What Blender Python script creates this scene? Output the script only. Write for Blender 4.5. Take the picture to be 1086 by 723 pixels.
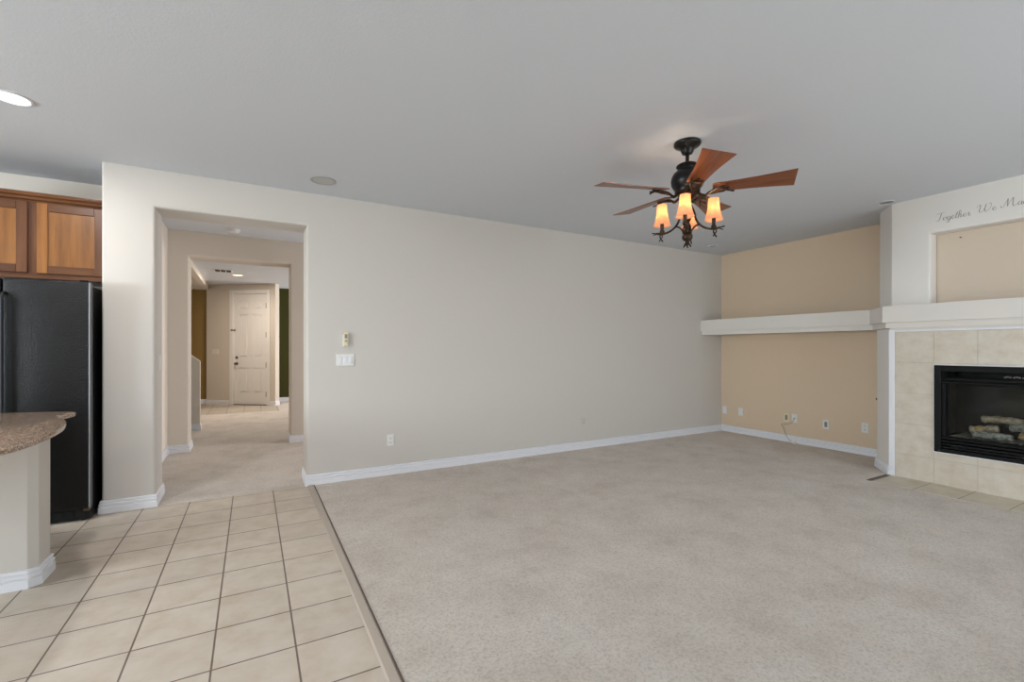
import bpy, bmesh, math, random
from mathutils import Vector, Matrix
C = bpy.context
for o in list(bpy.data.objects): bpy.data.objects.remove(o)
PI = math.pi
random.seed(7)
# ------------------------------------------------------------------ camera
F_PX = 489.5; YAW = 0.51301; V0 = 369.37; CAMZ = 1.29
cam = bpy.data.cameras.new('camera'); co = bpy.data.objects.new('camera', cam)
C.collection.objects.link(co); C.scene.camera = co
co.location = (0, 0, CAMZ); co.rotation_euler = (PI/2, 0, -YAW)
cam.sensor_fit = 'HORIZONTAL'; cam.sensor_width = 36; cam.lens = F_PX/1086*36
cam.shift_y = (V0-361.5)/1086; cam.clip_start = .02; cam.clip_end = 200
# ------------------------------------------------------------------ world, exposure, daylight and fill lamps
w = bpy.data.worlds.new('sky'); C.scene.world = w; w.use_nodes = True
wn = w.node_tree; wn.nodes.clear()
so = wn.nodes.new('ShaderNodeOutputWorld'); bg = wn.nodes.new('ShaderNodeBackground')
sk = wn.nodes.new('ShaderNodeTexSky'); sk.sky_type = 'HOSEK_WILKIE'; sk.turbidity = 3
sk.sun_direction = (0.3, -0.5, 0.8)
wn.links.new(sk.outputs[0], bg.inputs[0]); wn.links.new(bg.outputs[0], so.inputs[0])
vs = C.scene.view_settings
vs.view_transform = 'Standard'; vs.look = 'None'; vs.gamma = 1; vs.use_curve_mapping = False
vs.exposure = 1.04

POW = dict(patio=69, dining=4, kitchen=150, front=64, hall=20, fan=1.2, down=8.4, foyer=16, world=1.7)
bg.inputs['Strength'].default_value = POW['world']
def area_light(name, loc, direction, sx, sy, power, color):
    l = bpy.data.lights.new(name, 'AREA'); l.shape = 'RECTANGLE'; l.size = sx; l.size_y = sy
    l.energy = power; l.color = color
    o = bpy.data.objects.new(name, l); C.collection.objects.link(o)
    o.location = loc
    o.rotation_euler = Vector(direction).to_track_quat('-Z', 'Y').to_euler()
    return o
DAY = (0.86, 0.935, 1.0)
# area lights outside unseen, invented windows, giving the room its daylight
area_light('added_patio_daylight', (3.5, -2.75, 1.25), (0, 1, -.22), 3.4, 2.2, POW['patio'], (.93, .965, 1.0))
area_light('added_dining_daylight', (-2.0, -2.75, 1.5), (0.0, 1, 0.0), 2.4, 1.6, POW['dining'], DAY)
area_light('added_kitchen_daylight', (-5.35, 2.2, 1.6), (1, 0, -.3), 2.0, 1.1, POW['kitchen'], DAY)
# fill lamps added to brighten the hall and front rooms, no windows there
area_light('fill_front_room', (4.25, 11.4, 1.5), (-1, 0, 0.0), 1.6, 1.4, POW['front'], (1.0, .96, .93))
area_light('fill_hall_side', (3.25, 6.0, 1.4), (-1, 0, 0.0), 1.4, 1.6, POW['hall'], (.96, .97, 1.0))

# ------------------------------------------------------------------ materials
def s2l(c):
    return tuple(((x/255)/12.92 if x/255 <= .04045 else ((x/255+.055)/1.055)**2.4) for x in c)+(1,)
def mat(name, rgb, rough=.6, metal=0, spec=.5, coat=0):
    m = bpy.data.materials.new(name); m.use_nodes = True
    b = m.node_tree.nodes['Principled BSDF']
    b.inputs['Base Color'].default_value = s2l(rgb); b.inputs['Roughness'].default_value = rough
    b.inputs['Metallic'].default_value = metal; b.inputs['Specular IOR Level'].default_value = spec
    b.inputs['Coat Weight'].default_value = coat
    return m
def nd(m, t, **kw):
    n = m.node_tree.nodes.new(t)
    for k, v in kw.items(): setattr(n, k, v)
    return n
def ln(m, a, b): m.node_tree.links.new(a, b)
def bsdf(m): return m.node_tree.nodes['Principled BSDF']
def coords(m, scale=(1, 1, 1), loc=(0, 0, 0), rot=(0, 0, 0)):
    tc = nd(m, 'ShaderNodeTexCoord'); mp = nd(m, 'ShaderNodeMapping')
    mp.inputs['Scale'].default_value = scale; mp.inputs['Location'].default_value = loc
    mp.inputs['Rotation'].default_value = rot
    ln(m, tc.outputs['Object'], mp.inputs[0]); return mp.outputs[0]
def noise(m, vec, scale, detail=4, rough=.5):
    n = nd(m, 'ShaderNodeTexNoise'); n.inputs['Scale'].default_value = scale
    n.inputs['Detail'].default_value = detail; n.inputs['Roughness'].default_value = rough
    ln(m, vec, n.inputs['Vector']); return n.outputs['Fac']
def ramp(m, fac, stops):
    r = nd(m, 'ShaderNodeValToRGB'); e = r.color_ramp.elements
    while len(e) < len(stops): e.new(.5)
    for i, (p, c) in enumerate(stops): e[i].position = p; e[i].color = s2l(c)
    ln(m, fac, r.inputs[0]); return r.outputs[0]
def bump(m, fac, strength, dist=.01):
    b = nd(m, 'ShaderNodeBump'); b.inputs['Strength'].default_value = strength
    b.inputs['Distance'].default_value = dist
    ln(m, fac, b.inputs['Height']); ln(m, b.outputs[0], bsdf(m).inputs['Normal'])
def mixc(m, fac, a, b, mode='MIX'):
    x = nd(m, 'ShaderNodeMix', data_type='RGBA', blend_type=mode)
    if hasattr(fac, 'links'): ln(m, fac, x.inputs[0])
    else: x.inputs[0].default_value = fac
    for i, v in ((6, a), (7, b)):
        if hasattr(v, 'links'): ln(m, v, x.inputs[i])
        else: x.inputs[i].default_value = s2l(v)
    return x.outputs[2]

def paint(name, rgb, tex=.12):
    m = mat(name, rgb, .75, spec=.25)
    v = coords(m); bump(m, noise(m, v, 90, 3), tex, .003); return m
M = {}
M['wall'] = paint('wall_paint', (204, 198, 191))
M['kitchenwall'] = paint('wall_paint_lit_kitchen', (232, 222, 210))  # brighter, warmer wall paint, makes up for missing kitchen light
M['breast'] = paint('wall_paint_lit_chimney', (224, 219, 213))  # same wall paint lightened, the extra light is put into the colour
M['ceil'] = paint('ceiling_paint', (208, 211, 217), .35)
M['tan'] = paint('tan_paint', (216, 194, 168))
M['niche'] = paint('niche_paint', (212, 196, 178))
M['hallwall'] = paint('hall_paint', (213, 203, 191))
M['amber'] = paint('amber_paint', (130, 104, 58))
M['green'] = paint('green_paint', (62, 61, 22))
M['trim'] = mat('white_trim_paint', (228, 228, 232), .45)
M['mantel'] = paint('mantel_paint', (222, 216, 209), .05)
M['door'] = mat('door_paint', (234, 230, 226), .45)
M['plastic'] = mat('white_plastic', (226, 224, 220), .4)
M['ivory'] = mat('ivory_plastic', (222, 208, 172), .4)
M['dark'] = mat('dark_slot', (40, 36, 32), .6)
M['greyslot'] = mat('grey_slot', (140, 135, 128), .6)
# carpet
m = M['carpet'] = mat('beige_carpet', (180, 168, 157), 1, spec=.05)
v = coords(m); a = noise(m, v, 2.6, 7, .7); b_ = noise(m, v, 75, 4, .75)
c1 = ramp(m, a, [(.30, (216, 204, 191)), (.5, (232, 221, 209)), (.68, (240, 231, 221))])
c2 = ramp(m, b_, [(.34, (150, 142, 134)), (.5, (232, 228, 224)), (.7, (255, 253, 252))])
ln(m, mixc(m, .45, c1, c2, 'MULTIPLY'), bsdf(m).inputs['Base Color'])
bump(m, noise(m, v, 160, 4, .8), 1.0, .012)
bsdf(m).inputs['Sheen Weight'].default_value = .2
# tiles
def tile_mat(name, cols, grout, bw, bh, mortar, off, swizzle=None, rough=.35, fine=3.0):
    m = mat(name, cols[0], rough)
    tc = nd(m, 'ShaderNodeTexCoord'); vec = tc.outputs['Object']
    if swizzle == 'YZ':
        sp = nd(m, 'ShaderNodeSeparateXYZ'); cb = nd(m, 'ShaderNodeCombineXYZ')
        ln(m, vec, sp.inputs[0]); ln(m, sp.outputs[1], cb.inputs[0]); ln(m, sp.outputs[2], cb.inputs[1]); vec = cb.outputs[0]
    mp = nd(m, 'ShaderNodeMapping'); mp.inputs['Location'].default_value = (off[0], off[1], 0)
    ln(m, vec, mp.inputs[0])
    br = nd(m, 'ShaderNodeTexBrick'); br.offset = 0; br.squash = 1
    br.inputs['Scale'].default_value = 1; br.inputs['Mortar Size'].default_value = mortar
    br.inputs['Mortar Smooth'].default_value = .15; br.inputs['Bias'].default_value = 0
    br.inputs['Brick Width'].default_value = bw; br.inputs['Row Height'].default_value = bh
    br.inputs['Color1'].default_value = s2l(cols[0]); br.inputs['Color2'].default_value = s2l(cols[1])
    br.inputs['Mortar'].default_value = s2l(grout)
    ln(m, mp.outputs[0], br.inputs['Vector'])
    n1 = noise(m, vec, fine, 5, .6)
    mot = ramp(m, n1, [(.3, (230, 222, 212)), (.5, (245, 242, 238)), (.7, (255, 255, 255))])
    col = mixc(m, .8, br.outputs['Color'], mot, 'MULTIPLY')
    ln(m, col, bsdf(m).inputs['Base Color'])
    inv = nd(m, 'ShaderNodeMath', operation='SUBTRACT'); inv.inputs[0].default_value = 1
    ln(m, br.outputs['Fac'], inv.inputs[1]); bump(m, inv.outputs[0], .5, .003)
    return m
M['tile'] = tile_mat('beige_floor_tile', [(199, 188, 174), (193, 182, 169)], (112, 98, 88), .3095, .3085, .0042, (-.166, -2.82), fine=7, rough=.5)
M['walltile'] = tile_mat('fireplace_tile', [(212, 203, 189), (208, 199, 185)], (196, 186, 172), .3045, .304, .003, (-.335, -.240), 'YZ', .45, 9)
M['hearthtile'] = tile_mat('hearth_tile', [(208, 199, 181), (203, 194, 177)], (138, 126, 110), .47, .3085, .004, (-5.22, -1.5635+.3085), None, .5, 6)
# wood
def wood(name, dark, mid, light, axis='Z', rough=.35, scale=1.0, coat=.2):
    m = mat(name, mid, rough, coat=coat)
    sc = {'Z': (9, 9, .9), 'X': (.9, 9, 9), 'R': (1.2, 22, 22)}[axis]
    v = coords(m, tuple(s*scale for s in sc))
    n = noise(m, v, 2.2, 7, .62)
    wv = nd(m, 'ShaderNodeTexWave'); wv.inputs['Scale'].default_value = .55; wv.inputs['Distortion'].default_value = 7
    wv.inputs['Detail'].default_value = 3; ln(m, v, wv.inputs['Vector'])
    c1 = ramp(m, n, [(.28, dark), (.5, mid), (.74, light)])
    c2 = ramp(m, wv.outputs['Fac'], [(0, (205, 190, 176)), (.6, (250, 246, 240)), (1, (255, 255, 255))])
    ln(m, mixc(m, .35, c1, c2, 'MULTIPLY'), bsdf(m).inputs['Base Color'])
    return m
M['panel'] = wood('maple_panel', (112, 70, 32), (138, 90, 42), (156, 106, 54), scale=.8, coat=.04)
M['frame'] = wood('stained_maple_frame', (78, 44, 22), (98, 58, 28), (114, 70, 36))
M['frameh'] = wood('stained_maple_rail', (78, 44, 22), (98, 58, 28), (114, 70, 36), 'X')
M['panel_light'] = wood('light_maple_stile', (124, 78, 34), (150, 98, 46), (166, 114, 58), coat=.04)
M['blade'] = wood('cherry_blade', (84, 46, 24), (120, 66, 36), (146, 88, 50), 'R', .34)
# metals
m = M['iron'] = mat('bronzed_iron', (46, 38, 32), .45, .7)
v = coords(m); n = noise(m, v, 40, 4); ln(m, ramp(m, n, [(.35, (30, 25, 22)), (.65, (74, 58, 44))]), bsdf(m).inputs['Base Color'])
bump(m, n, .4, .004)
M['blackmetal'] = mat('black_fan_enamel', (26, 24, 24), .35, .5)
M['nickel'] = mat('aged_nickel', (120, 106, 88), .35, .9)
M['steel'] = mat('bright_steel', (200, 200, 200), .3, .8)
M['hinge'] = mat('dark_bronze_hinge', (84, 72, 60), .5, .4)
M['fireblack'] = mat('black_firebox_enamel', (9, 8, 9), .55, 0, .2)
M['firebrick'] = mat('black_fire_brick', (40, 40, 37), .9)
mm = M['firebrick']; v = coords(mm); n = noise(mm, v, 7, 5)
ln(mm, ramp(mm, n, [(.3, (30, 30, 28)), (.7, (54, 53, 50))]), bsdf(mm).inputs['Base Color'])
# glass
def glass(name, tint=(235, 238, 238), mixf=.1):
    m = bpy.data.materials.new(name); m.use_nodes = True; t = m.node_tree; t.nodes.clear()
    o = t.nodes.new('ShaderNodeOutputMaterial'); mx = t.nodes.new('ShaderNodeMixShader')
    tr = t.nodes.new('ShaderNodeBsdfTransparent'); tr.inputs[0].default_value = s2l(tint)
    gl = t.nodes.new('ShaderNodeBsdfGlossy'); gl.inputs['Roughness'].default_value = .04
    mx.inputs[0].default_value = mixf
    t.links.new(tr.outputs[0], mx.inputs[1]); t.links.new(gl.outputs[0], mx.inputs[2]); t.links.new(mx.outputs[0], o.inputs[0])
    return m
M['fireglass'] = glass('smoked_fire_glass', (225, 227, 225), .02)
M['glass'] = glass('window_glass', (245, 248, 248), .06)
# appliance
m = M['fridge'] = mat('pebbled_black_enamel', (7, 7, 8), .27, spec=.38)
v = coords(m); bump(m, noise(m, v, 105, 3, .55), .6, .006)
M['fridgeside'] = mat('smooth_black_side', (9, 9, 10), .55, spec=.3)
M['gasket'] = mat('grey_door_edge', (150, 152, 156), .35, .3)
# granite
m = M['granite'] = mat('brown_granite', (125, 105, 90), .16, spec=.6, coat=.3)
v = coords(m); vo = nd(m, 'ShaderNodeTexVoronoi'); vo.inputs['Scale'].default_value = 170; ln(m, v, vo.inputs['Vector'])
g1 = ramp(m, vo.outputs['Color'], [(.1, (92, 76, 64)), (.4, (158, 134, 114)), (.65, (184, 160, 140)), (.95, (222, 206, 190))])
g2 = ramp(m, noise(m, v, 60, 5, .7), [(.3, (120, 104, 92)), (.6, (255, 250, 244))])
ln(m, mixc(m, .7, g1, g2, 'MULTIPLY'), bsdf(m).inputs['Base Color'])
M['strip'] = mat('taupe_transition_strip', (172, 159, 146), .5)
M['strip_dark'] = mat('dark_floor_edge', (96, 86, 78), .7)
M['vinyl'] = mat('grey_script_vinyl', (136, 132, 130), .7)
def emit(name, rgb, st):
    m = mat(name, rgb, .5); bsdf(m).inputs['Emission Color'].default_value = s2l(rgb); bsdf(m).inputs['Emission Strength'].default_value = st; return m
M['lens'] = emit('lit_white_lens', (250, 250, 255), 1.6)
M['warmlens'] = emit('lit_warm_lens', (255, 205, 150), 1.6)
M['bulb'] = emit('lit_bulb', (255, 215, 160), 4)
# lamp shade: amber scavo glass, thin, lit by the bulb inside
m = bpy.data.materials.new('amber_frosted_glass'); m.use_nodes = True; t = m.node_tree; t.nodes.clear()
o_ = t.nodes.new('ShaderNodeOutputMaterial'); add = t.nodes.new('ShaderNodeMixShader')
df = t.nodes.new('ShaderNodeBsdfDiffuse'); tl = t.nodes.new('ShaderNodeBsdfTranslucent')
df.inputs[0].default_value = s2l((205, 166, 134)); tl.inputs[0].default_value = s2l((214, 168, 132))
add.inputs[0].default_value = .62
em = t.nodes.new('ShaderNodeEmission'); em.inputs[0].default_value = s2l((245, 186, 145)); em.inputs[1].default_value = .17
ad2 = t.nodes.new('ShaderNodeAddShader')
t.links.new(df.outputs[0], add.inputs[1]); t.links.new(tl.outputs[0], add.inputs[2])
t.links.new(add.outputs[0], ad2.inputs[0]); t.links.new(em.outputs[0], ad2.inputs[1]); t.links.new(ad2.outputs[0], o_.inputs[0])
M['shade'] = m
m = M['log'] = mat('ceramic_log_bark', (120, 100, 78), .9)
v = coords(m, (1, 1, 1)); n = noise(m, v, 26, 5, .7)
ln(m, ramp(m, n, [(.32, (110, 98, 86)), (.45, (200, 176, 146)), (.6, (240, 226, 206)), (.8, (226, 176, 116))]), bsdf(m).inputs['Base Color']); bump(m, n, .8, .01)
m = M['logpale'] = mat('ceramic_log_char', (150, 145, 138), .9)
v = coords(m); n = noise(m, v, 30, 5, .7)
ln(m, ramp(m, n, [(.35, (96, 94, 92)), (.52, (200, 196, 190)), (.72, (248, 244, 238))]), bsdf(m).inputs['Base Color']); bump(m, n, .8, .01)
M['logamber'] = mat('ceramic_log_cut_end', (250, 196, 120), .8)
M['ember'] = mat('grey_ember_bed', (150, 142, 134), 1)

# ------------------------------------------------------------------ helpers
def obj(name, bm, m, parent=None, smooth=False):
    bmesh.ops.recalc_face_normals(bm, faces=bm.faces)
    me = bpy.data.meshes.new(name); bm.to_mesh(me); bm.free()
    for x in (m if isinstance(m, (list, tuple)) else [m]): me.materials.append(x)
    if smooth:
        for p in me.polygons: p.use_smooth = True
        me.set_sharp_from_angle(angle=math.radians(40))
    o = bpy.data.objects.new(name, me); C.collection.objects.link(o)
    if parent: o.parent = parent
    return o
def thing(name, label, cat, loc=(0, 0, 0), rotz=0, group=None):
    o = bpy.data.objects.new(name, None); C.collection.objects.link(o); o.empty_display_size = .1
    o.location = loc; o.rotation_euler = (0, 0, rotz); o['label'] = label; o['category'] = cat
    if group: o['group'] = group
    return o
def tag(o, label, cat, group=None):
    o['label'] = label; o['category'] = cat
    if group: o['group'] = group
    return o
def struct(name, bm, m, smooth=False):
    o = obj(name, bm, m, None, smooth); o['kind'] = 'structure'; return o
def box(bm, x0, x1, y0, y1, z0, z1, bev=0, seg=2, mi=0):
    r = bmesh.ops.create_cube(bm, size=1)
    vs_ = r['verts']
    bmesh.ops.scale(bm, vec=(x1-x0, y1-y0, z1-z0), verts=vs_)
    bmesh.ops.translate(bm, vec=((x0+x1)/2, (y0+y1)/2, (z0+z1)/2), verts=vs_)
    fs = {f for v_ in vs_ for f in v_.link_faces}
    for f in fs: f.material_index = mi
    if bev:
        es = list({e for v_ in vs_ for e in v_.link_edges})
        rr = bmesh.ops.bevel(bm, geom=es, offset=bev, segments=seg, affect='EDGES', profile=.5)
        for f in rr['faces']: f.material_index = mi
    return bm
def BX(*a, **k): return box(bmesh.new(), *a, **k)
def prism(bm, pts, z0, z1, mi=0):
    lo = [bm.verts.new((x, y, z0)) for x, y in pts]; hi = [bm.verts.new((x, y, z1)) for x, y in pts]
    n = len(pts)
    fs = [bm.faces.new(lo[::-1]), bm.faces.new(hi)]
    for i in range(n): fs.append(bm.faces.new((lo[i], lo[(i+1) % n], hi[(i+1) % n], hi[i])))
    for f in fs: f.material_index = mi
    return bm
def rounded(pts, idx, r, seg=5):
    out = []; n = len(pts)
    for i, p in enumerate(pts):
        if i not in idx: out.append(p); continue
        p = Vector(p); a = Vector(pts[i-1]); b = Vector(pts[(i+1) % n])
        da = (a-p).normalized(); db = (b-p).normalized()
        ang = da.angle(db); d = r/math.tan(ang/2)
        s0 = p+da*d; s1 = p+db*d; cen = p+(da+db).normalized()*(r/math.sin(ang/2))
        v0_ = s0-cen; v1_ = s1-cen; tot = v0_.angle(v1_)
        sgn = 1 if v0_.x*v1_.y-v0_.y*v1_.x > 0 else -1
        for k in range(seg+1):
            th = sgn*tot*k/seg
            out.append((cen.x+v0_.x*math.cos(th)-v0_.y*math.sin(th), cen.y+v0_.x*math.sin(th)+v0_.y*math.cos(th)))
    return out
def tube(bm, pts, radii, seg=10, mi=0):
    pts = [Vector(p) for p in pts]
    if not isinstance(radii, (list, tuple)): radii = [radii]*len(pts)
    rings = []; up = None
    for i, p in enumerate(pts):
        if i == 0: d = pts[1]-p
        elif i == len(pts)-1: d = p-pts[i-1]
        else: d = (pts[i+1]-p).normalized()+(p-pts[i-1]).normalized()
        d.normalize()
        if up is None:
            up = Vector((0, 0, 1)) if abs(d.z) < .9 else Vector((1, 0, 0))
        sx = d.cross(up).normalized(); up = sx.cross(d).normalized()
        rings.append([bm.verts.new(p+(sx*math.cos(2*PI*k/seg)+up*math.sin(2*PI*k/seg))*radii[i]) for k in range(seg)])
    for a, b in zip(rings, rings[1:]):
        for k in range(seg): bm.faces.new((a[k], a[(k+1) % seg], b[(k+1) % seg], b[k])).material_index = mi
    bm.faces.new(rings[0][::-1]).material_index = mi; bm.faces.new(rings[-1]).material_index = mi
    return bm
def smoothpath(pts, n=6):
    P_ = [Vector(p) for p in pts]; out = []
    for i in range(len(P_)-1):
        p0 = P_[max(i-1, 0)]; p1 = P_[i]; p2 = P_[i+1]; p3 = P_[min(i+2, len(P_)-1)]
        for k in range(n):
            t_ = k/n
            out.append(.5*((2*p1)+(-p0+p2)*t_+(2*p0-5*p1+4*p2-p3)*t_*t_+(-p0+3*p1-3*p2+p3)*t_**3))
    out.append(P_[-1]); return out
def lathe(bm, prof, cx=0, cy=0, seg=32, cap=True, mi=0):
    rings = []
    for r, z in prof:
        rings.append([bm.verts.new((cx+r*math.cos(2*PI*k/seg), cy+r*math.sin(2*PI*k/seg), z)) for k in range(seg)])
    for a, b in zip(rings, rings[1:]):
        for k in range(seg): bm.faces.new((a[k], a[(k+1) % seg], b[(k+1) % seg], b[k])).material_index = mi
    if cap:
        bm.faces.new(rings[0][::-1]).material_index = mi; bm.faces.new(rings[-1]).material_index = mi
    return bm
BASE_PROF = [(0, 0), (.017, 0), (.017, .046), (.0085, .051), (.0085, .054), (.015, .058), (.015, .072), (.006, .077), (.006, .080), (.011, .084), (.010, .094), (.003, .099), (0, .099)]
def sweep(bm, path, prof, side=1, closed_ends=True):
    """profile (offset, z) swept along a plan polyline; offset goes to the left of travel * side"""
    n = len(path); P_ = [Vector(p) for p in path]; rings = []
    for i, p in enumerate(P_):
        if i == 0: d0 = d1 = (P_[1]-p).normalized()
        elif i == n-1: d0 = d1 = (p-P_[i-1]).normalized()
        else: d0 = (p-P_[i-1]).normalized(); d1 = (P_[i+1]-p).normalized()
        n0 = Vector((-d0.y, d0.x))*side; n1 = Vector((-d1.y, d1.x))*side
        mdir = (n0+n1); mdir = mdir/(mdir.length_squared/2) if mdir.length > 1e-6 else n0
        rings.append([bm.verts.new((p.x+mdir.x*o, p.y+mdir.y*o, z)) for o, z in prof])
    k = len(prof)
    for a, b in zip(rings, rings[1:]):
        for j in range(k): bm.faces.new((a[j], a[(j+1) % k], b[(j+1) % k], b[j]))
    if closed_ends: bm.faces.new(rings[0][::-1]); bm.faces.new(rings[-1])
    return bm
def wall_with_notch(outer, axis, a0, a1, bevel_pts, r=.022):
    """outer: polygon (h, z); extruded along axis between a0 and a1; edges at bevel_pts get a bullnose"""
    bm = bmesh.new()
    mk = (lambda h, z, a: (h, a, z)) if axis == 'Y' else (lambda h, z, a: (a, h, z))
    A = [bm.verts.new(mk(h, z, a0)) for h, z in outer]; B = [bm.verts.new(mk(h, z, a1)) for h, z in outer]
    n = len(outer)
    bm.faces.new(A); bm.faces.new(B[::-1])
    for i in range(n): bm.faces.new((A[i], B[i], B[(i+1) % n], A[(i+1) % n]))
    bmesh.ops.recalc_face_normals(bm, faces=bm.faces)
    es = []
    for i, j in bevel_pts:
        for L in (A, B):
            e = bm.edges.get((L[i], L[j]))
            if e: es.append(e)
    bmesh.ops.bevel(bm, geom=es, offset=r, segments=5, affect='EDGES', profile=.5)
    return bm

ZC = 2.752        # ceiling height
YB = 4.719        # face of the long wall
XR = 6.446        # face of the tan wall
XF = 5.656        # face of the chimney breast
# ------------------------------------------------------------------ floors
struct('floor', BX(-5.2, .455, -2.6, YB, -.12, 0), M['tile'])
struct('floor', BX(.505, 6.55, -2.6, YB, -.12, .004), M['carpet'])
struct('floor', BX(-.92, 3.3, YB, 10.70, -.12, .003), M['carpet'])
struct('floor', BX(-3.2, -.92, 7.33, 10.70, -.12, .0025), M['carpet'])
struct('floor', BX(-3.2, .50, 10.70, 13.2, -.12, .001), M['tile'])
struct('floor', BX(.50, 4.2, 10.70, 13.2, -.12, .003), M['carpet'])
struct('floor', BX(-5.2, -1.026, YB, 5.5, -.12, 0), M['tile'])
# ------------------------------------------------------------------ ceilings
struct('ceiling', BX(-5.2, 6.6, -2.7, 13.3, ZC, ZC+.1), M['ceil'])
struct('ceiling', BX(-3.2, -.97, 7.33, 13.0, 2.665, ZC-.002), M['hallwall'])
# ------------------------------------------------------------------ walls
bm = wall_with_notch([(-1.026, 0), (-.69, 0), (-.69, 2.444), (.449, 2.444), (.449, 0), (XR+.1, 0), (XR+.1, ZC), (-1.026, ZC)],
                     'Y', YB, YB+.35, [(1, 2), (2, 3), (3, 4), (7, 0)])
struct('wall_back', bm, M['wall'], True)
bm = BX(-5.3, -1.026, 5.42, 5.52, 0, ZC); box(bm, -1.026, -.90, YB+.35, 6.98, 0, ZC)
struct('wall_kitchen', bm, M['kitchenwall'])
bm = wall_with_notch([(-.98, 0), (-.69, 0), (-.69, 2.44), (.459, 2.44), (.459, 0), (3.3, 0), (3.3, ZC), (-.98, ZC)],
                     'Y', 6.98, 7.33, [(1, 2), (2, 3), (3, 4)])
struct('wall_hall', bm, M['hallwall'], True)
struct('wall_hall_side', BX(3.3, 3.4, YB+.35, 7.33, 0, ZC), M['hallwall'])
struct('wall_foyer_left', BX(-.97, -.87, 7.33, 12.70, 2.64, ZC), M['hallwall'])
# diagonal entry wall
DA = Vector((-.917, 12.77)); DE = Vector((.78694, -.61703)); DN = Vector((-DE.y, DE.x))   # DN points away from the camera
if DN.y < 0: DN = -DN
ang = math.atan2(DE.y, DE.x)
def diag_place(o): o.location = (DA.x, DA.y, 0); o.rotation_euler = (0, 0, ang); return o
bm = BX(0, .665, 0, .14, 0, ZC); box(bm, .665, 1.56, 0, .14, 2.555, ZC); box(bm, 1.56, 1.745, 0, .14, 0, ZC)
diag_place(struct('wall_entry', bm, M['hallwall']))
struct('wall_foyer_amber', BX(-3.2, -.917, 13.0, 13.1, 0, ZC), M['amber'])
struct('wall_dining_green', BX(.42, 4.2, 12.55, 12.65, 0, ZC), M['green'])
struct('wall_dining_side', BX(4.4, 4.5, 7.33, 12.65, 0, ZC), M['hallwall'])
struct('wall_stair_side', BX(-3.3, -3.2, 7.33, 13.1, 0, ZC), M['hallwall'])
bm = bmesh.new()   # stair knee wall with a raked top
A = [(-2.0, 0), (-.715, 0), (-.715, 1.085), (-.86, 1.21), (-2.0, 2.2)]
lo = [bm.verts.new((x, 8.74, z)) for x, z in A]; hi = [bm.verts.new((x, 8.86, z)) for x, z in A]
bm.faces.new(lo); bm.faces.new(hi[::-1])
for i in range(5): bm.faces.new((lo[i], hi[i], hi[(i+1) % 5], lo[(i+1) % 5]))
struct('wall_stair_knee', bm, M['hallwall'])
# tan wall and chimney breast
struct('wall_right', BX(XR, XR+.1, .2, YB, 0, ZC), M['tan'])
bm = bmesh.new()
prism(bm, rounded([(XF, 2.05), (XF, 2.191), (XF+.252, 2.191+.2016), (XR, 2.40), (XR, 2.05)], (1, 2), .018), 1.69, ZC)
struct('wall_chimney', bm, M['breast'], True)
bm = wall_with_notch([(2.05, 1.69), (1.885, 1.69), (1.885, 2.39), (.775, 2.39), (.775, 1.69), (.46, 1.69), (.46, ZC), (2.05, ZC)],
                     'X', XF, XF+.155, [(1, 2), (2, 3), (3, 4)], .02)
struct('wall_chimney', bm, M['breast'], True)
struct('wall_niche', BX(XF+.155, XF+.2, .46, 2.05, 1.69, ZC), M['niche'])
bm = bmesh.new()
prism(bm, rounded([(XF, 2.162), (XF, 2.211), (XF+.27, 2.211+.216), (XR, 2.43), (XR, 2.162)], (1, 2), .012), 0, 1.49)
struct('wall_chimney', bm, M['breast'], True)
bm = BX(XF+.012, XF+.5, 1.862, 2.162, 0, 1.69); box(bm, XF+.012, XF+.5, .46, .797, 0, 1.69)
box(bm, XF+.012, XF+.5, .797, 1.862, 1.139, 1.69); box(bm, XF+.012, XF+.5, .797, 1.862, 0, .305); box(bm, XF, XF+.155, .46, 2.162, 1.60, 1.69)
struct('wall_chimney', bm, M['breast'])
struct('wall_right', BX(XF+.012, XF+.1, -2.6, .46, 0, ZC), M['wall'])
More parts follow.
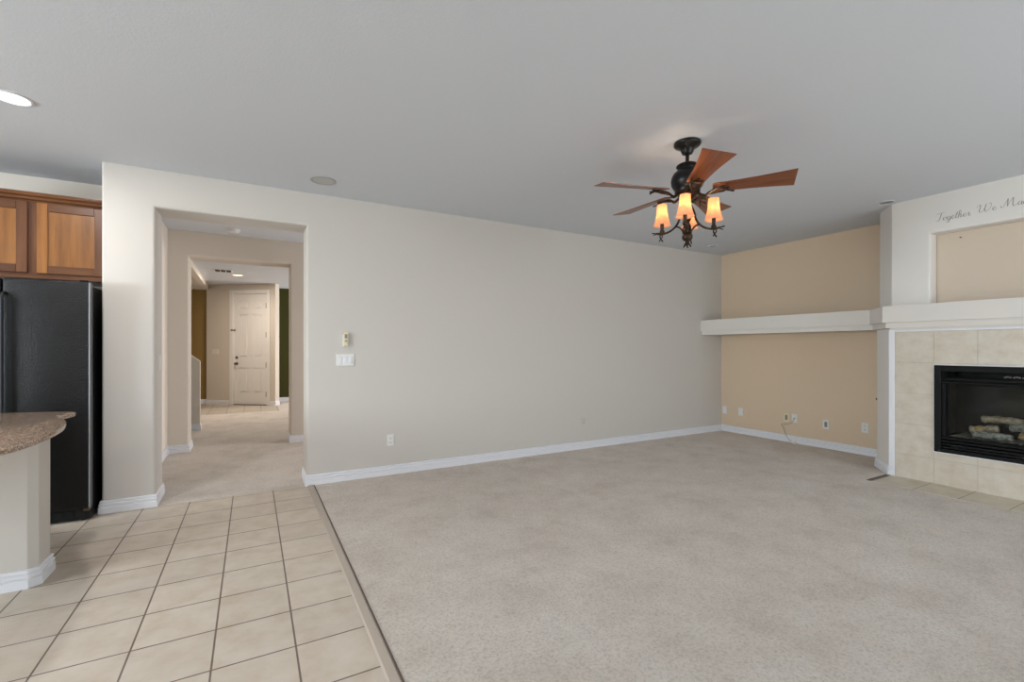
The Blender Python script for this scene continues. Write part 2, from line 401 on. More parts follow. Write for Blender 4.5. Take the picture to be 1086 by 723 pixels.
# unseen rear and left walls, with openings invented to let daylight in
bm = BX(-5.3, -3.3, -2.7, -2.6, 0, ZC); box(bm, -.7, 1.7, -2.7, -2.6, 0, ZC); box(bm, 5.3, 6.6, -2.7, -2.6, 0, ZC)
box(bm, -3.3, -.7, -2.7, -2.6, 0, .6); box(bm, -3.3, -.7, -2.7, -2.6, 2.4, ZC); box(bm, 1.7, 5.3, -2.7, -2.6, 2.4, ZC)
struct('wall_rear', bm, M['wall'])
bm = BX(-5.3, -5.2, -2.6, 1.1, 0, ZC); box(bm, -5.3, -5.2, 3.3, 5.42, 0, ZC); box(bm, -5.3, -5.2, 1.1, 3.3, 0, 1.0); box(bm, -5.3, -5.2, 1.1, 3.3, 2.2, ZC)
struct('wall_left', bm, M['wall'])
def window(n, x0, x1, y0, y1, z0, z1):
    bm = bmesh.new(); t_ = .05
    if y1-y0 < x1-x0:
        for a, b in ((x0, x0+t_), ((x0+x1)/2-t_/2, (x0+x1)/2+t_/2), (x1-t_, x1)): box(bm, a, b, y0, y1, z0, z1)
        for a, b in ((z0, z0+t_), (z1-t_, z1)): box(bm, x0, x1, y0+.001, y1-.001, a, b)
        g = BX(x0+.02, x1-.02, (y0+y1)/2-.004, (y0+y1)/2+.004, z0+.02, z1-.02)
    else:
        for a, b in ((y0, y0+t_), ((y0+y1)/2-t_/2, (y0+y1)/2+t_/2), (y1-t_, y1)): box(bm, x0, x1, a, b, z0, z1)
        for a, b in ((z0, z0+t_), (z1-t_, z1)): box(bm, x0+.001, x1-.001, y0, y1, a, b)
        g = BX((x0+x1)/2-.004, (x0+x1)/2+.004, y0+.02, y1-.02, z0+.02, z1-.02)
    o = struct('window_%d' % n, bm, M['trim']); obj('pane', g, M['glass'], o)
window(1, 1.7, 5.3, -2.69, -2.62, 0.0, 2.4)
window(2, -3.3, -.7, -2.69, -2.62, .6, 2.4)
window(3, -5.29, -5.22, 1.1, 3.3, 1.0, 2.2)
# pony wall under the counter
bm = bmesh.new()
prism(bm, rounded([(-2.4, 3.45), (-1.055, 3.45), (-1.02, 3.485), (-1.02, 3.655), (-2.4, 3.655)], (1, 2, 3), .008), 0, .838)
struct('wall_counter', bm, M['wall'], True)
# ------------------------------------------------------------------ baseboards
def baseboard(name, path, side=1): return struct(name, sweep(bmesh.new(), path, BASE_PROF, side), M['trim'], True)
baseboard('baseboard_back', [(.449, YB+.35), (.449, YB), (XR, YB), (XR, 2.43)], -1)
baseboard('baseboard_fireplace', [(XF+.285, 2.211+.228), (XF, 2.211), (XF, 2.166)], -1)
baseboard('baseboard_left', [(-1.026, 5.3), (-1.026, YB), (-.69, YB), (-.69, YB+.35), (-.90, YB+.35), (-.90, 6.98), (-.69, 6.98), (-.69, 7.33)], -1)
baseboard('baseboard_hall', [(.459, 7.33), (.459, 6.98), (3.3, 6.98)], -1)
baseboard('baseboard_counter', [(-2.4, 3.45), (-1.055, 3.45), (-1.02, 3.485), (-1.02, 3.655), (-2.4, 3.655)], -1)
baseboard('baseboard_amber', [(-3.2, 13.0), (-.917, 13.0)], -1)
baseboard('baseboard_green', [(.46, 12.55), (4.2, 12.55)], -1)
baseboard('baseboard_stair', [(-2.0, 8.74), (-.715, 8.74), (-.715, 8.86)], -1)
o = baseboard('baseboard_entry', [(0, 0), (.60, 0)], -1); diag_place(o)
o = baseboard('baseboard_entry', [(1.625, 0), (1.745, 0), (1.745, .14)], -1); diag_place(o)
# tile to carpet transition strip, tiled hearth edge
bm = bmesh.new()
prof = [(.4545, -.02), (.4545, .004), (.462, .010), (.498, .010), (.5055, .004), (.5055, -.02)]
a = [bm.verts.new((x, -2.6, z)) for x, z in prof]; b = [bm.verts.new((x, YB-.015, z)) for x, z in prof]
for i in range(6): bm.faces.new((a[i], a[(i+1) % 6], b[(i+1) % 6], b[i]))
bm.faces.new(a[::-1]); bm.faces.new(b)
tst = tag(obj('transition_strip', bm, M['strip']), 'long taupe strip where the beige floor tile meets the carpet', 'floor strip')
obj('binding_edge', BX(.5057, .513, -2.6, YB-.015, -.02, .0065), M['strip_dark'], tst)
# ------------------------------------------------------------------ entry door (in the diagonal wall's own frame)
X0, X1, HT = .70, 1.525, 2.53
d = bpy.data.objects.new('door_1', None); C.collection.objects.link(d); diag_place(d); d['kind'] = 'structure'
bm = bmesh.new()
xs = [X0, X0+.115, X0+.115+.24, X0+.115+.24+.115, X1-.115, X1]
zs = [.012, .27, .85, 1.08, 2.06, 2.17, 2.38, HT]
box(bm, X0, X1, .035, .07, .012, HT)
for i in (0, 2, 4): box(bm, xs[i], xs[i+1], .022, .036, .012, HT)
for i in (0, 2, 4, 6):
    box(bm, xs[1], xs[2], .022, .036, zs[i], zs[i+1]); box(bm, xs[3], xs[4], .022, .036, zs[i], zs[i+1])
for (xa, xb) in ((xs[1], xs[2]), (xs[3], xs[4])):
    for (za, zb) in ((zs[1], zs[2]), (zs[3], zs[4]), (zs[5], zs[6])):
        box(bm, xa+.036, xb-.036, .020, .037, za+.036, zb-.036, .012, 1)
obj('door_slab', bm, M['door'], d)
bm = bmesh.new()
for (a_, b_2, c_, e_) in ((.605, .692, 0, 2.62), (1.533, 1.622, 0, 2.62), (.6925, 1.5325, 2.54, 2.62)):
    box(bm, a_, b_2, -.018, .0, c_, e_, .005, 1)
box(bm, .665, .698, 0, .14, 0, 2.555); box(bm, 1.527, 1.56, 0, .14, 0, 2.555); box(bm, .698, 1.527, 0, .14, 2.535, 2.555)
obj('door_casing', bm, M['door'], d)
obj('threshold', BX(.70, 1.525, -.01, .13, .002, .014), M['dark'], d)
for z in (.25, .914, 1.597, 2.258): obj('hinge', tube(BX(1.512, 1.54, .008, .021, z-.05, z+.05), [(1.527, .002, z-.06), (1.527, .002, z+.06)], .015, 8), M['hinge'], d, True)
def knob_bm(x, z, r, L):
    bm = bmesh.new(); tube(bm, [(x, .022, z), (x, .012, z)], r, 16); tube(bm, [(x, .014, z), (x, -.02, z), (x, -.03, z), (x, -L+.012, z), (x, -L, z)], [r*.45, r*.4, r*.75, r*.8, r*.4], 14); return bm
obj('deadbolt', knob_bm(.765, 1.082, .032, .03), M['nickel'], d, True)
k = obj('door_handle', knob_bm(.765, .942, .034, .05), M['nickel'], d, True)
bm = tube(bmesh.new(), smoothpath([(.765, -.045, .942), (.80, -.052, .944), (.86, -.05, .936)]), .009, 8); obj('lever', bm, M['nickel'], k, True)
bm = BX(.655, .69, -.03, -.017, 1.69, 1.725, .003, 1); box(bm, .70, .735, .005, .022, 1.69, 1.725, .003, 1); tube(bm, [(.64, -.03, 1.707), (.735, -.03, 1.707)], .007, 8)
obj('security_latch', bm, M['nickel'], d)
# ------------------------------------------------------------------ wall plates
def plate(name, label, cat, loc, rotz, wd, ht, kind, m_=None, group=None):
    """built facing -Y, the back on the wall plane"""
    t_ = thing(name, label, cat, loc, rotz, group)
    mp_ = m_ or M['plastic']
    obj('cover_plate', BX(-wd/2, wd/2, -.007, 0, -ht/2, ht/2, .003, 2), mp_, t_)
    if kind == 'outlet':
        for z in (-.021, .021):
            bm = BX(-.016, .016, -.0095, -.0065, z-.014, z+.014, .004, 2)
            r_ = obj('receptacle', bm, mp_, t_)
            bm = BX(-.008, -.005, -.0102, -.009, z-.004, z+.006); box(bm, .005, .008, -.0102, -.009, z-.004, z+.006); box(bm, -.002, .002, -.0102, -.009, z-.011, z-.007)
            obj('slot', bm, M['dark'], r_)
    elif kind == 'rocker':
        n_ = int(round(wd/.05)) if wd > .09 else 1
        for i in range(n_):
            xc = (i-(n_-1)/2)*.046
            obj('rocker', BX(xc-.016, xc+.016, -.011, -.0065, -.033, .033, .003, 1), m_ or M['trim'], t_)
    elif kind == 'jack':
        obj('jack', BX(-.017, .017, -.0105, -.0065, -.033, .033, .003, 1), M['greyslot'], t_)
    elif kind == 'coax':
        obj('jack', tube(bmesh.new(), [(0, -.006, 0), (0, -.016, 0)], .006, 8), M['dark'], t_)
        obj('screw', tube(bmesh.new(), [(0, -.0065, .04), (0, -.0085, .04)], .003, 8), M['greyslot'], t_)
    elif kind == 'open':
        obj('opening', BX(-.017, .017, -.0085, -.0065, -.033, .033), M['greyslot'], t_)
    return t_
plate('wall_outlet', 'white duplex outlet low on the long wall, nearer the hallway opening', 'outlet', (1.232, YB, .354), 0, .07, .115, 'outlet', M['plastic'])
plate('wall_outlet', 'faint white duplex outlet low on the long wall, nearer the tan alcove', 'outlet', (3.716, YB, .361), 0, .07, .115, 'outlet', M['wall'])
plate('light_switch', 'wide white three-rocker switch plate right of the hallway opening', 'switch', (.791, YB, 1.178), 0, .165, .115, 'rocker')
t_ = thing('remote_holder', 'slim white remote with dark buttons on the wall above the switch plate', 'remote control', (.795, YB, 1.376))
obj('cradle', BX(-.028, .028, -.012, 0, -.07, .05, .004, 2), M['plastic'], t_)
obj('remote', BX(-.022, .022, -.026, -.0125, -.06, .072, .006, 2), M['ivory'], t_)
obj('button', BX(-.012, .012, -.0275, -.0255, .012, .052, .002, 1), M['greyslot'], t_)
obj('button', BX(-.012, .012, -.0275, -.0255, -.022, -.008, .002, 1), M['greyslot'], t_)
RZ = -PI/2     # facing -X
def tanplate(y, z, label, kind, m_=None): return plate('wall_plate' if kind in ('jack', 'open', 'coax') else 'wall_outlet', label, 'wall plate' if kind in ('jack', 'open', 'coax') else 'outlet', (XR, y, z), RZ, .075, .118, kind, m_)
tanplate(4.655, .331, 'white wall plate on the tan wall tight against the far corner', 'rocker')
tanplate(4.385, .331, 'white wall plate on the tan wall, second from the far corner', 'rocker')
tanplate(3.70, .337, 'cream wall plate with a brown opening, beside the plate with the cable', 'open', M['ivory'])
tanplate(3.59, .338, 'white cable jack plate with a loose cable hanging from it', 'coax')
tanplate(3.195, .311, 'white wall plate with a grey rectangular insert on the tan wall', 'open')
tanplate(2.76, .333, 'white duplex outlet on the tan wall nearest the fireplace', 'outlet')
bm = tube(bmesh.new(), smoothpath([(XR-.016, 3.59, .335), (XR-.04, 3.60, .29), (XR-.03, 3.66, .25), (XR-.02, 3.76, .235), (XR-.022, 3.73, .19), (XR-.028, 3.70, .12), (XR-.03, 3.66, .05), (XR-.035, 3.60, .014), (XR-.05, 3.56, .012)]), .0028, 6)
o = tag(obj('coax_cable', bm, M['greyslot'], None, True), 'thin cable dangling from the tan wall down to the carpet', 'cable')
obj('plug', BX(XR-.065, XR-.04, 3.545, 3.60, .004, .03, .004, 1), M['plastic'], o)
bm = BX(XR-.012, XR, 2.628, 2.648, .68, .704, .004, 1)
tag(obj('cable_stub', bm, M['dark']), 'small dark stub on the tan wall beside the fireplace column', 'cable stub')
t_ = plate('light_switch', 'white single switch plate inside the hallway opening, on its left jamb', 'switch', (-.69, 4.90, 1.17), PI/2, .075, .118, 'rocker')
t_ = plate('light_switch', 'wide cream switch plate on the entry wall left of the front door', 'switch', (DA.x+DE.x*.232, DA.y+DE.y*.232, 1.211), ang, .165, .115, 'rocker', M['mantel'])
# ------------------------------------------------------------------ mantel and tall shelf
bm = bmesh.new()
def band(off, z0, z1, full=True):
    k2 = off*.55
    pts = [(5.955+off, YB-.002), (5.955+off, 2.508-k2), (5.575+off, 2.237-k2), (5.575+off, .43), (XF-.001, .43), (XF-.001, 2.205), (XF+.27, 2.425), (XR-.002, 2.425), (XR-.002, YB-.002)]
    prism(bm, pts, z0, z1)
band(0, 1.551, 1.715); band(.03, 1.494, 1.551)
pts = [(XF-.026, .46), (XF-.026, 2.19), (XF+.0, 2.21), (XF-.001, .46)]
prism(bm, [(XF-.026, .46), (XF-.026, 2.195), (XF-.001, 2.212), (XF-.001, .46)], 1.478, 1.494)
tag(obj('mantel_shelf', bm, M['mantel']), 'long off-white boxed mantel wrapping from the fireplace along the tan wall', 'mantel')
# white casing around the tiles
bm = BX(XF-.010, XF+.003, 2.165, 2.2115, .098, 1.478, .002, 1); box(bm, XF-.010, XF+.003, .46, 2.165, 1.456, 1.478, .002, 1)
struct('trim_1', bm, M['trim'])
# ------------------------------------------------------------------ fireplace
bm = BX(XF, XF+.0115, 1.861, 2.1645, .002, 1.455); box(bm, XF, XF+.0115, .49, .795, .002, 1.455)
box(bm, XF, XF+.0115, .795, 1.861, 1.138, 1.455); box(bm, XF, XF+.0115, .795, 1.861, .002, .3055)
tag(obj('tile_surround', bm, M['walltile']), 'beige square tile surround framing the black gas fireplace', 'tile surround')
bm = BX(5.245, XF-.001, .49, 2.190, -.02, .007, .0015, 1)
tag(obj('hearth', bm, M['hearthtile']), 'flush row of beige floor tiles in front of the fireplace', 'hearth')
tag(obj('hearth_edging', BX(5.235, XF-.016, 2.1925, 2.232, -.02, .0078), M['strip_dark']), 'short dark strip on the floor at the left end of the hearth', 'floor strip')
fp = thing('gas_fireplace', 'black glass-fronted gas fireplace set into the beige tile wall', 'fireplace', (XF, 1.325, .31))
YA, YZ_, Z0, Z1 = .80, 1.853, .315, 1.131
def L(bm):   # world coordinates to the fireplace's own frame
    bmesh.ops.translate(bm, vec=(-XF, -1.325, -.31), verts=bm.verts); return bm
bm = BX(XF-.014, XF+.02, YZ_-.05, YZ_, Z0, Z1, .003, 1); box(bm, XF-.014, XF+.02, YA, YA+.05, Z0, Z1, .003, 1)
box(bm, XF-.013, XF+.02, YA+.05, YZ_-.05, Z1-.055, Z1, .003, 1); box(bm, XF-.013, XF+.02, YA+.05, YZ_-.05, Z0, Z0+.035, .003, 1)
obj('outer_frame', L(bm), M['fireblack'], fp)
bm = BX(XF-.003, XF+.0105, YZ_, YZ_+.0075, Z0-.009, Z1+.006); box(bm, XF-.003, XF+.0105, YA, YZ_, Z0-.009, Z0-.001)
box(bm, XF-.003, XF+.0105, YA, YZ_, Z1+.001, Z1+.006)
obj('grout_edge', L(bm), M['trim'], fp)
bm = bmesh.new()
for z in (.356, .384, .412, .440): obj('louvre', L(BX(XF-.004, XF+.03, YA+.05, YZ_-.05, z, z+.018, .004, 1)), M['fireblack'], fp)
for z in (.992, .964): obj('louvre', L(BX(XF-.006, XF+.02, YA+.05, YZ_-.05, z, z+.018, .004, 1)), M['fireblack'], fp)
for ya in (YZ_-.075, YA+.055): obj('glass_stile', L(BX(XF+.02, XF+.045, ya, ya+.02, .472, .955)), M['fireblack'], fp)
obj('glass_pane', L(BX(XF+.046, XF+.050, YA+.055, YZ_-.055, .47, .957)), M['fireglass'], fp)
bm = BX(XF+.44, XF+.45, YA+.02, YZ_-.02, .33, 1.12); box(bm, XF+.055, XF+.44, YA+.005, YA+.02, .33, 1.12); box(bm, XF+.055, XF+.44, YZ_-.02, YZ_-.005, .33, 1.12)
box(bm, XF+.055, XF+.44, YA+.02, YZ_-.02, 1.0, 1.01); box(bm, XF+.055, XF+.44, YA+.02, YZ_-.02, .44, .455)
obj('firebox', L(bm), M['firebrick'], fp)
bm = bmesh.new()
for i in range(5):
    y = 1.40-.035*i*1.6; tube(bm, smoothpath([(XF+.06, y, 1.035), (XF+.055, y-.02, 1.042), (XF+.06, y-.045, 1.036)]), .007, 6)
obj('valve_pipe', L(bm), M['steel'], fp, True)
bm = bmesh.new(); bmesh.ops.create_grid(bm, x_segments=24, y_segments=40, size=.5)
for v_ in bm.verts: v_.co = (XF+.24+v_.co.x*.34, 1.325+v_.co.y*.86, .462+random.random()*.014)
o = obj('ember_bed', L(bm), M['ember'], fp); o['kind'] = 'stuff'
def log(pts, r, m_, label, knots=()):
    bm = bmesh.new(); pp = smoothpath(pts, 6)
    rr = [r*(1+.14*math.sin(i*1.7)+.10*random.random()) for i in range(len(pp))]; rr[0] *= .85; rr[-1] *= .8
    tube(bm, pp, rr, 14)
    for v_ in bm.verts: v_.co += Vector((random.uniform(-1, 1), random.uniform(-1, 1), random.uniform(-1, 1)))*r*.07
    o = obj('ceramic_log', bm, m_, None, True)
    tag(o, label, 'log', 'ceramic logs in the gas fireplace')
    for kx, ky, kz, kr in knots:
        b2 = bmesh.new(); bmesh.ops.create_icosphere(b2, subdivisions=2, radius=kr)
        bmesh.ops.scale(b2, vec=(.8, 1.5, .7), verts=b2.verts); bmesh.ops.translate(b2, vec=(kx, ky, kz), verts=b2.verts)
        obj('cut_end', b2, M['logamber'], o, True)
log([(XF+.12, 1.62, .508), (XF+.115, 1.50, .508), (XF+.12, 1.36, .506)], .027, M['logpale'], 'grey charred ceramic log lying lowest at the front left')
log([(XF+.20, 1.66, .530), (XF+.20, 1.57, .545), (XF+.205, 1.47, .560)], .033, M['log'], 'brown ceramic log with amber cut end at the far left', [(XF+.172, 1.595, .555, .022)])
log([(XF+.29, 1.60, .630), (XF+.275, 1.46, .640), (XF+.28, 1.30, .628)], .030, M['log'], 'brown ceramic log resting topmost on the pile')
log([(XF+.21, 1.40, .585), (XF+.21, 1.28, .590), (XF+.215, 1.14, .585)], .030, M['logpale'], 'pale striped ceramic log across the middle of the pile')
log([(XF+.10, 1.30, .508), (XF+.12, 1.29, .55), (XF+.14, 1.27, .595)], .026, M['log'], 'upright forked tan ceramic log at the middle front', [(XF+.085, 1.30, .53, .016)])
log([(XF+.125, 1.22, .512), (XF+.12, 1.06, .514), (XF+.12, .95, .512)], .028, M['logpale'], 'grey ceramic log lying at the front right')
log([(XF+.22, 1.06, .58), (XF+.24, .98, .59), (XF+.24, .90, .585)], .030, M['log'], 'brown ceramic log at the right top of the pile')
# ------------------------------------------------------------------ script lettering over the niche (strokes in em units, x right, y up)
GL = {
 'T': (.46, [[(.02, .80), (.10, .92), (.30, .95), (.62, .97)], [(.36, .95), (.30, .6), (.22, .25), (.10, .04), (-.03, .03), (-.08, .12)]]),
 'o': (.30, [[(.20, .36), (.08, .36), (.02, .18), (.08, .02), (.20, .04), (.25, .2), (.19, .35), (.30, .30)]]),
 'g': (.32, [[(.24, .34), (.10, .38), (.02, .18), (.10, .02), (.22, .12), (.26, .36), (.20, -.08), (.08, -.34), (-.02, -.26), (.12, -.06), (.32, .12)]]),
 'e': (.28, [[(.02, .14), (.16, .20), (.22, .32), (.14, .39), (.04, .26), (.04, .08), (.14, 0), (.28, .12)]]),
 't': (.22, [[(.18, .74), (.08, .30), (.05, .06), (.11, 0), (.22, .12)], [(.02, .46), (.24, .50)]]),
 'h': (.34, [[(.06, .18), (.22, .62), (.20, .86), (.12, .78), (.05, .30), (.01, 0)], [(.03, .18), (.16, .38), (.22, .32), (.18, .08), (.23, 0), (.34, .12)]]),
 'r': (.26, [[(.02, .10), (.10, .40), (.18, .36), (.15, .08), (.20, 0), (.30, .08)]]),
 'W': (.92, [[(-.04, .62), (.06, .86), (.18, .92), (.20, .70), (.12, .20), (.18, .02), (.32, .10), (.50, .55), (.58, .90)], [(.56, .88), (.46, .30), (.52, .02), (.68, .12), (.86, .60), (.84, .92), (.74, .86)]]),
 'M': (.95, [[(-.06, .20), (-.02, .04), (.10, .10), (.28, .60), (.38, .94), (.36, .50), (.34, .08)], [(.36, .20), (.56, .70), (.70, .96), (.66, .40), (.68, .04), (.78, 0), (.92, .12)]]),
 'a': (.32, [[(.23, .34), (.12, .38), (.02, .20), (.06, .02), (.16, .06), (.26, .36), (.22, .08), (.26, 0), (.34, .12)]]),
 'd': (.34, [[(.22, .34), (.12, .38), (.02, .20), (.06, .02), (.16, .06), (.26, .40), (.38, .92), (.24, .10), (.28, 0), (.36, .12)]]),
}
HH = .075
x = 0; bmL = bmesh.new()
def ribbon(bm, pts, y0, z0):
    pp = smoothpath([(p[0], p[1], 0) for p in pts], 6)
    L_, R_ = [], []
    for i, p in enumerate(pp):
        d_ = (pp[min(i+1, len(pp)-1)]-pp[max(i-1, 0)]); d_.normalize() if d_.length else None
        wdt = .014+.022*max(0, -d_.y)      # thick down strokes
        n_ = Vector((-d_.y, d_.x, 0))*wdt
        q1, q2 = p+n_, p-n_
        for q, arr in ((q1, L_), (q2, R_)):
            arr.append((y0-q.x*HH, z0+q.y*HH))
    for i in range(len(pp)-1):
        for s_ in (0,):
            vv = [bm.verts.new((XF-.0012, *L_[i])), bm.verts.new((XF-.0012, *L_[i+1])), bm.verts.new((XF-.0012, *R_[i+1])), bm.verts.new((XF-.0012, *R_[i]))]
            v2 = [bm.verts.new((XF-.0002, v_.co.y, v_.co.z)) for v_ in vv]
            try:
                bm.faces.new(vv); bm.faces.new(v2[::-1])
                for q in range(4): bm.faces.new((vv[q], v2[q], v2[(q+1) % 4], vv[(q+1) % 4]))
            except ValueError: pass
t_ = thing('wall_lettering', 'grey cursive decal reading Together We Made on the white wall above the niche', 'lettering', (0, 0, 0))
yy = 1.838
def word(txt, y0, width, zb):
    tot = sum(GL[c_][0] for c_ in txt); sp = width/HH/tot; xx = 0
    for c_ in txt:
        bm = bmesh.new()
        for st in GL[c_][1]:
            ribbon(bm, [(xx*1.0+p[0]*sp, p[1]) for p in st], y0, zb)
        xx += GL[c_][0]*sp
        obj('letter', bm, M['vinyl'], t_)
word('Together', 1.835, .235, 2.492); word('We', 1.555, .125, 2.500); word('Made', 1.40, .19, 2.506)
# small marks on the niche
tag(obj('niche_hook', tube(BX(XF+.151, XF+.1545, 1.705, 1.715, 2.33, 2.336), [(XF+.155, 1.71, 2.333), (XF+.135, 1.71, 2.333)], .005, 8), M['dark']), 'small dark nail high on the left of the tan niche', 'nail')
# ------------------------------------------------------------------ ceiling fixtures
def disc_fixture(name, label, cat, x, y, r, lens_m, rim_m, zc=ZC, depth=.008, grille=False):
    t_ = thing(name, label, cat, (x, y, zc))
    bm = lathe(bmesh.new(), [(r*.80, -.001), (r*.80, -depth*.6), (r*.88, -depth), (r, -depth*.5), (r, 0)], seg=40, cap=False); obj('trim_ring', bm, rim_m, t_, True)
    bm = lathe(bmesh.new(), [(r*.805, -.0012), (r*.805, -.004)], seg=40); obj('grille' if grille else 'lens', bm, lens_m, t_)
    return t_
disc_fixture('recessed_light', 'lit white recessed downlight in the kitchen ceiling', 'recessed light', -1.222, 3.780, .094, M['lens'], M['trim'])
for dx, dy, w_ in ((-3.2, 3.78, 'deep in the kitchen'), (-1.222, 1.3, 'over the dining floor'), (-3.2, 1.3, 'over the kitchen floor'), (-1.222, -1.2, 'near the patio door')):  # out-of-view downlights added to brighten the kitchen side
    disc_fixture('recessed_light', 'added unseen recessed downlight %s' % w_, 'recessed light', dx, dy, .094, M['lens'], M['trim'])
m = M['grille'] = mat('grey_speaker_grille', (188, 187, 184), .7); v = coords(m); bump(m, noise(m, v, 400, 1), .6, .002)
M['ring_grey'] = mat('grey_speaker_rim', (168, 167, 164), .6)
disc_fixture('ceiling_speaker', 'round grey in-ceiling speaker over the long wall near the hallway', 'speaker', .540, 4.310, .106, M['grille'], M['ring_grey'], grille=True)
disc_fixture('ceiling_speaker', 'small round in-ceiling speaker near the far corner of the tan wall', 'speaker', 5.72, 4.33, .065, M['greyslot'], M['ceil'], grille=True)
disc_fixture('ceiling_speaker', 'small round in-ceiling speaker just in front of the fireplace column', 'speaker', 5.53, 2.185, .07, M['greyslot'], M['ceil'], grille=True)
disc_fixture('recessed_light', 'warm lit recessed downlight in the foyer ceiling', 'recessed light', -.25, 10.70, .105, M['warmlens'], M['trim'])
t_ = thing('smoke_detector', 'round white smoke detector on the hall ceiling through the opening', 'smoke detector', (-.196, 6.62, ZC))
obj('base', lathe(bmesh.new(), [(.07, 0), (.072, -.01), (.066, -.014)], seg=32), M['plastic'], t_, True)
obj('cap', lathe(bmesh.new(), [(.06, -.014), (.06, -.03), (.05, -.04), (.02, -.043)], seg=32), M['plastic'], t_, True)
t_ = thing('ceiling_vent', 'white slotted air vent in the foyer ceiling beside the warm downlight', 'vent', (-.47, 10.2, ZC))
bm = BX(-.15, .15, -.16, .16, -.010, 0, .003, 1); obj('frame', bm, M['trim'], t_)
for i in range(3): obj('slot', BX(-.13+.09*i, -.055+.09*i, -.13, .13, -.0125, -.0095), M['dark'], t_)
# ------------------------------------------------------------------ ceiling fan
fan = thing('ceiling_fan', 'five-blade ceiling fan with cherry blades and four lit amber shades', 'ceiling fan', (2.695, 2.246, 0))
obj('canopy', lathe(bmesh.new(), [(.02, 2.672), (.036, 2.672), (.042, 2.685), (.046, 2.700), (.056, 2.712), (.082, 2.722), (.092, 2.734), (.093, 2.744), (.088, ZC-.0005)], seg=40), M['blackmetal'], fan, True)
obj('downrod', lathe(bmesh.new(), [(.0125, 2.56), (.0125, 2.68)], seg=16), M['blackmetal'], fan, True)
obj('motor_housing', lathe(bmesh.new(), [(.02, 2.60), (.060, 2.598), (.074, 2.588), (.076, 2.578), (.066, 2.570), (.062, 2.560), (.070, 2.552), (.092, 2.535), (.106, 2.510), (.112, 2.480), (.108, 2.450), (.094, 2.425), (.086, 2.415), (.086, 2.395), (.070, 2.380), (.050, 2.360), (.036, 2.345), (.02, 2.335)], seg=40), M['blackmetal'], fan, True)
bm = bmesh.new(); lathe(bm, [(.014, 2.345), (.030, 2.335), (.022, 2.31), (.016, 2.28), (.020, 2.24), (.015, 2.19), (.018, 2.14), (.012, 2.11)], seg=14)
for s_ in range(3):
    tube(bm, smoothpath([(math.cos(s_*2.1+z_*26)*.021, math.sin(s_*2.1+z_*26)*.021, z_) for z_ in [2.33-.03*i for i in range(8)]], 3), .006, 6)
obj('light_column', bm, M['iron'], fan, True)
bm = lathe(bmesh.new(), [(.010, 2.125), (.028, 2.118), (.032, 2.108), (.022, 2.104), (.034, 2.095), (.037, 2.082), (.034, 2.066), (.022, 2.054), (.008, 2.050)], seg=24)
for s_ in range(4):
    a_ = s_*PI/2+.5; tube(bm, smoothpath([(0, 0, 2.056), (.012*math.cos(a_+1), .012*math.sin(a_+1), 2.04), (.025*math.cos(a_), .025*math.sin(a_), 2.008)], 3), [.006]*6+[.003], 6)
obj('finial', bm, M['iron'], fan, True)
# blades
RT, PIT, PH = .664, -.213, .323
def blade_mesh():
    bm = bmesh.new(); n = 16; top = []; 
    R0 = .165
    L_ = [], []
    for i in range(n+1):
        t_ = i/n; r = R0+(RT-R0)*t_; hw = .056+.041*(t_**1.35)-.006*math.sin(PI*t_)
        if i == 0: hw *= .90
        L_[0].append(bm.verts.new((r, -hw, 0))); L_[1].append(bm.verts.new((r, hw, 0)))
    for i in range(n): bm.faces.new((L_[0][i], L_[0][i+1], L_[1][i+1], L_[1][i]))
    g = bmesh.ops.extrude_face_region(bm, geom=bm.faces[:]); vs_ = [e for e in g['geom'] if isinstance(e, bmesh.types.BMVert)]
    bmesh.ops.translate(bm, vec=(0, 0, .007), verts=vs_)
    return bm
def bracket_mesh():
    bm = bmesh.new()
    tube(bm, smoothpath([(.075, .0, -.025), (.11, .012, -.045), (.15, .006, -.022), (.20, -.006, -.012), (.27, .004, -.010)]), [.011]*8+[.009]*9+[.007]*8, 8)
    tube(bm, smoothpath([(.13, .008, -.034), (.18, .030, -.020), (.24, .038, -.010)]), [.008]*7+[.006]*6, 8)
    tube(bm, smoothpath([(.14, .004, -.030), (.19, -.028, -.018), (.25, -.034, -.010)]), [.008]*7+[.006]*6, 8)
    tube(bm, smoothpath([(.235, .002, -.012), (.265, .012, -.022), (.30, .026, -.026)]), .006, 6)
    tube(bm, smoothpath([(.235, .002, -.012), (.26, -.016, -.024), (.272, -.030, -.034)]), .006, 6)
    return bm
bme = None
for k in range(5):
    if k == 0:
        b_o = obj('blade', blade_mesh(), M['blade'], fan); br_o = obj('blade_bracket', bracket_mesh(), M['iron'], b_o, True); 
    else:
        b1 = b_o.copy(); C.collection.objects.link(b1); b1.parent = fan
        r1 = br_o.copy(); C.collection.objects.link(r1); r1.parent = b1
    cur = b_o if k == 0 else b1
    a_ = PH+k*2*PI/5
    cur.matrix_local = Matrix.Translation((0, 0, 2.405-.021*math.sin(a_)*0)) @ Matrix.Rotation(a_, 4, 'Z') @ Matrix.Rotation(PIT, 4, 'X')
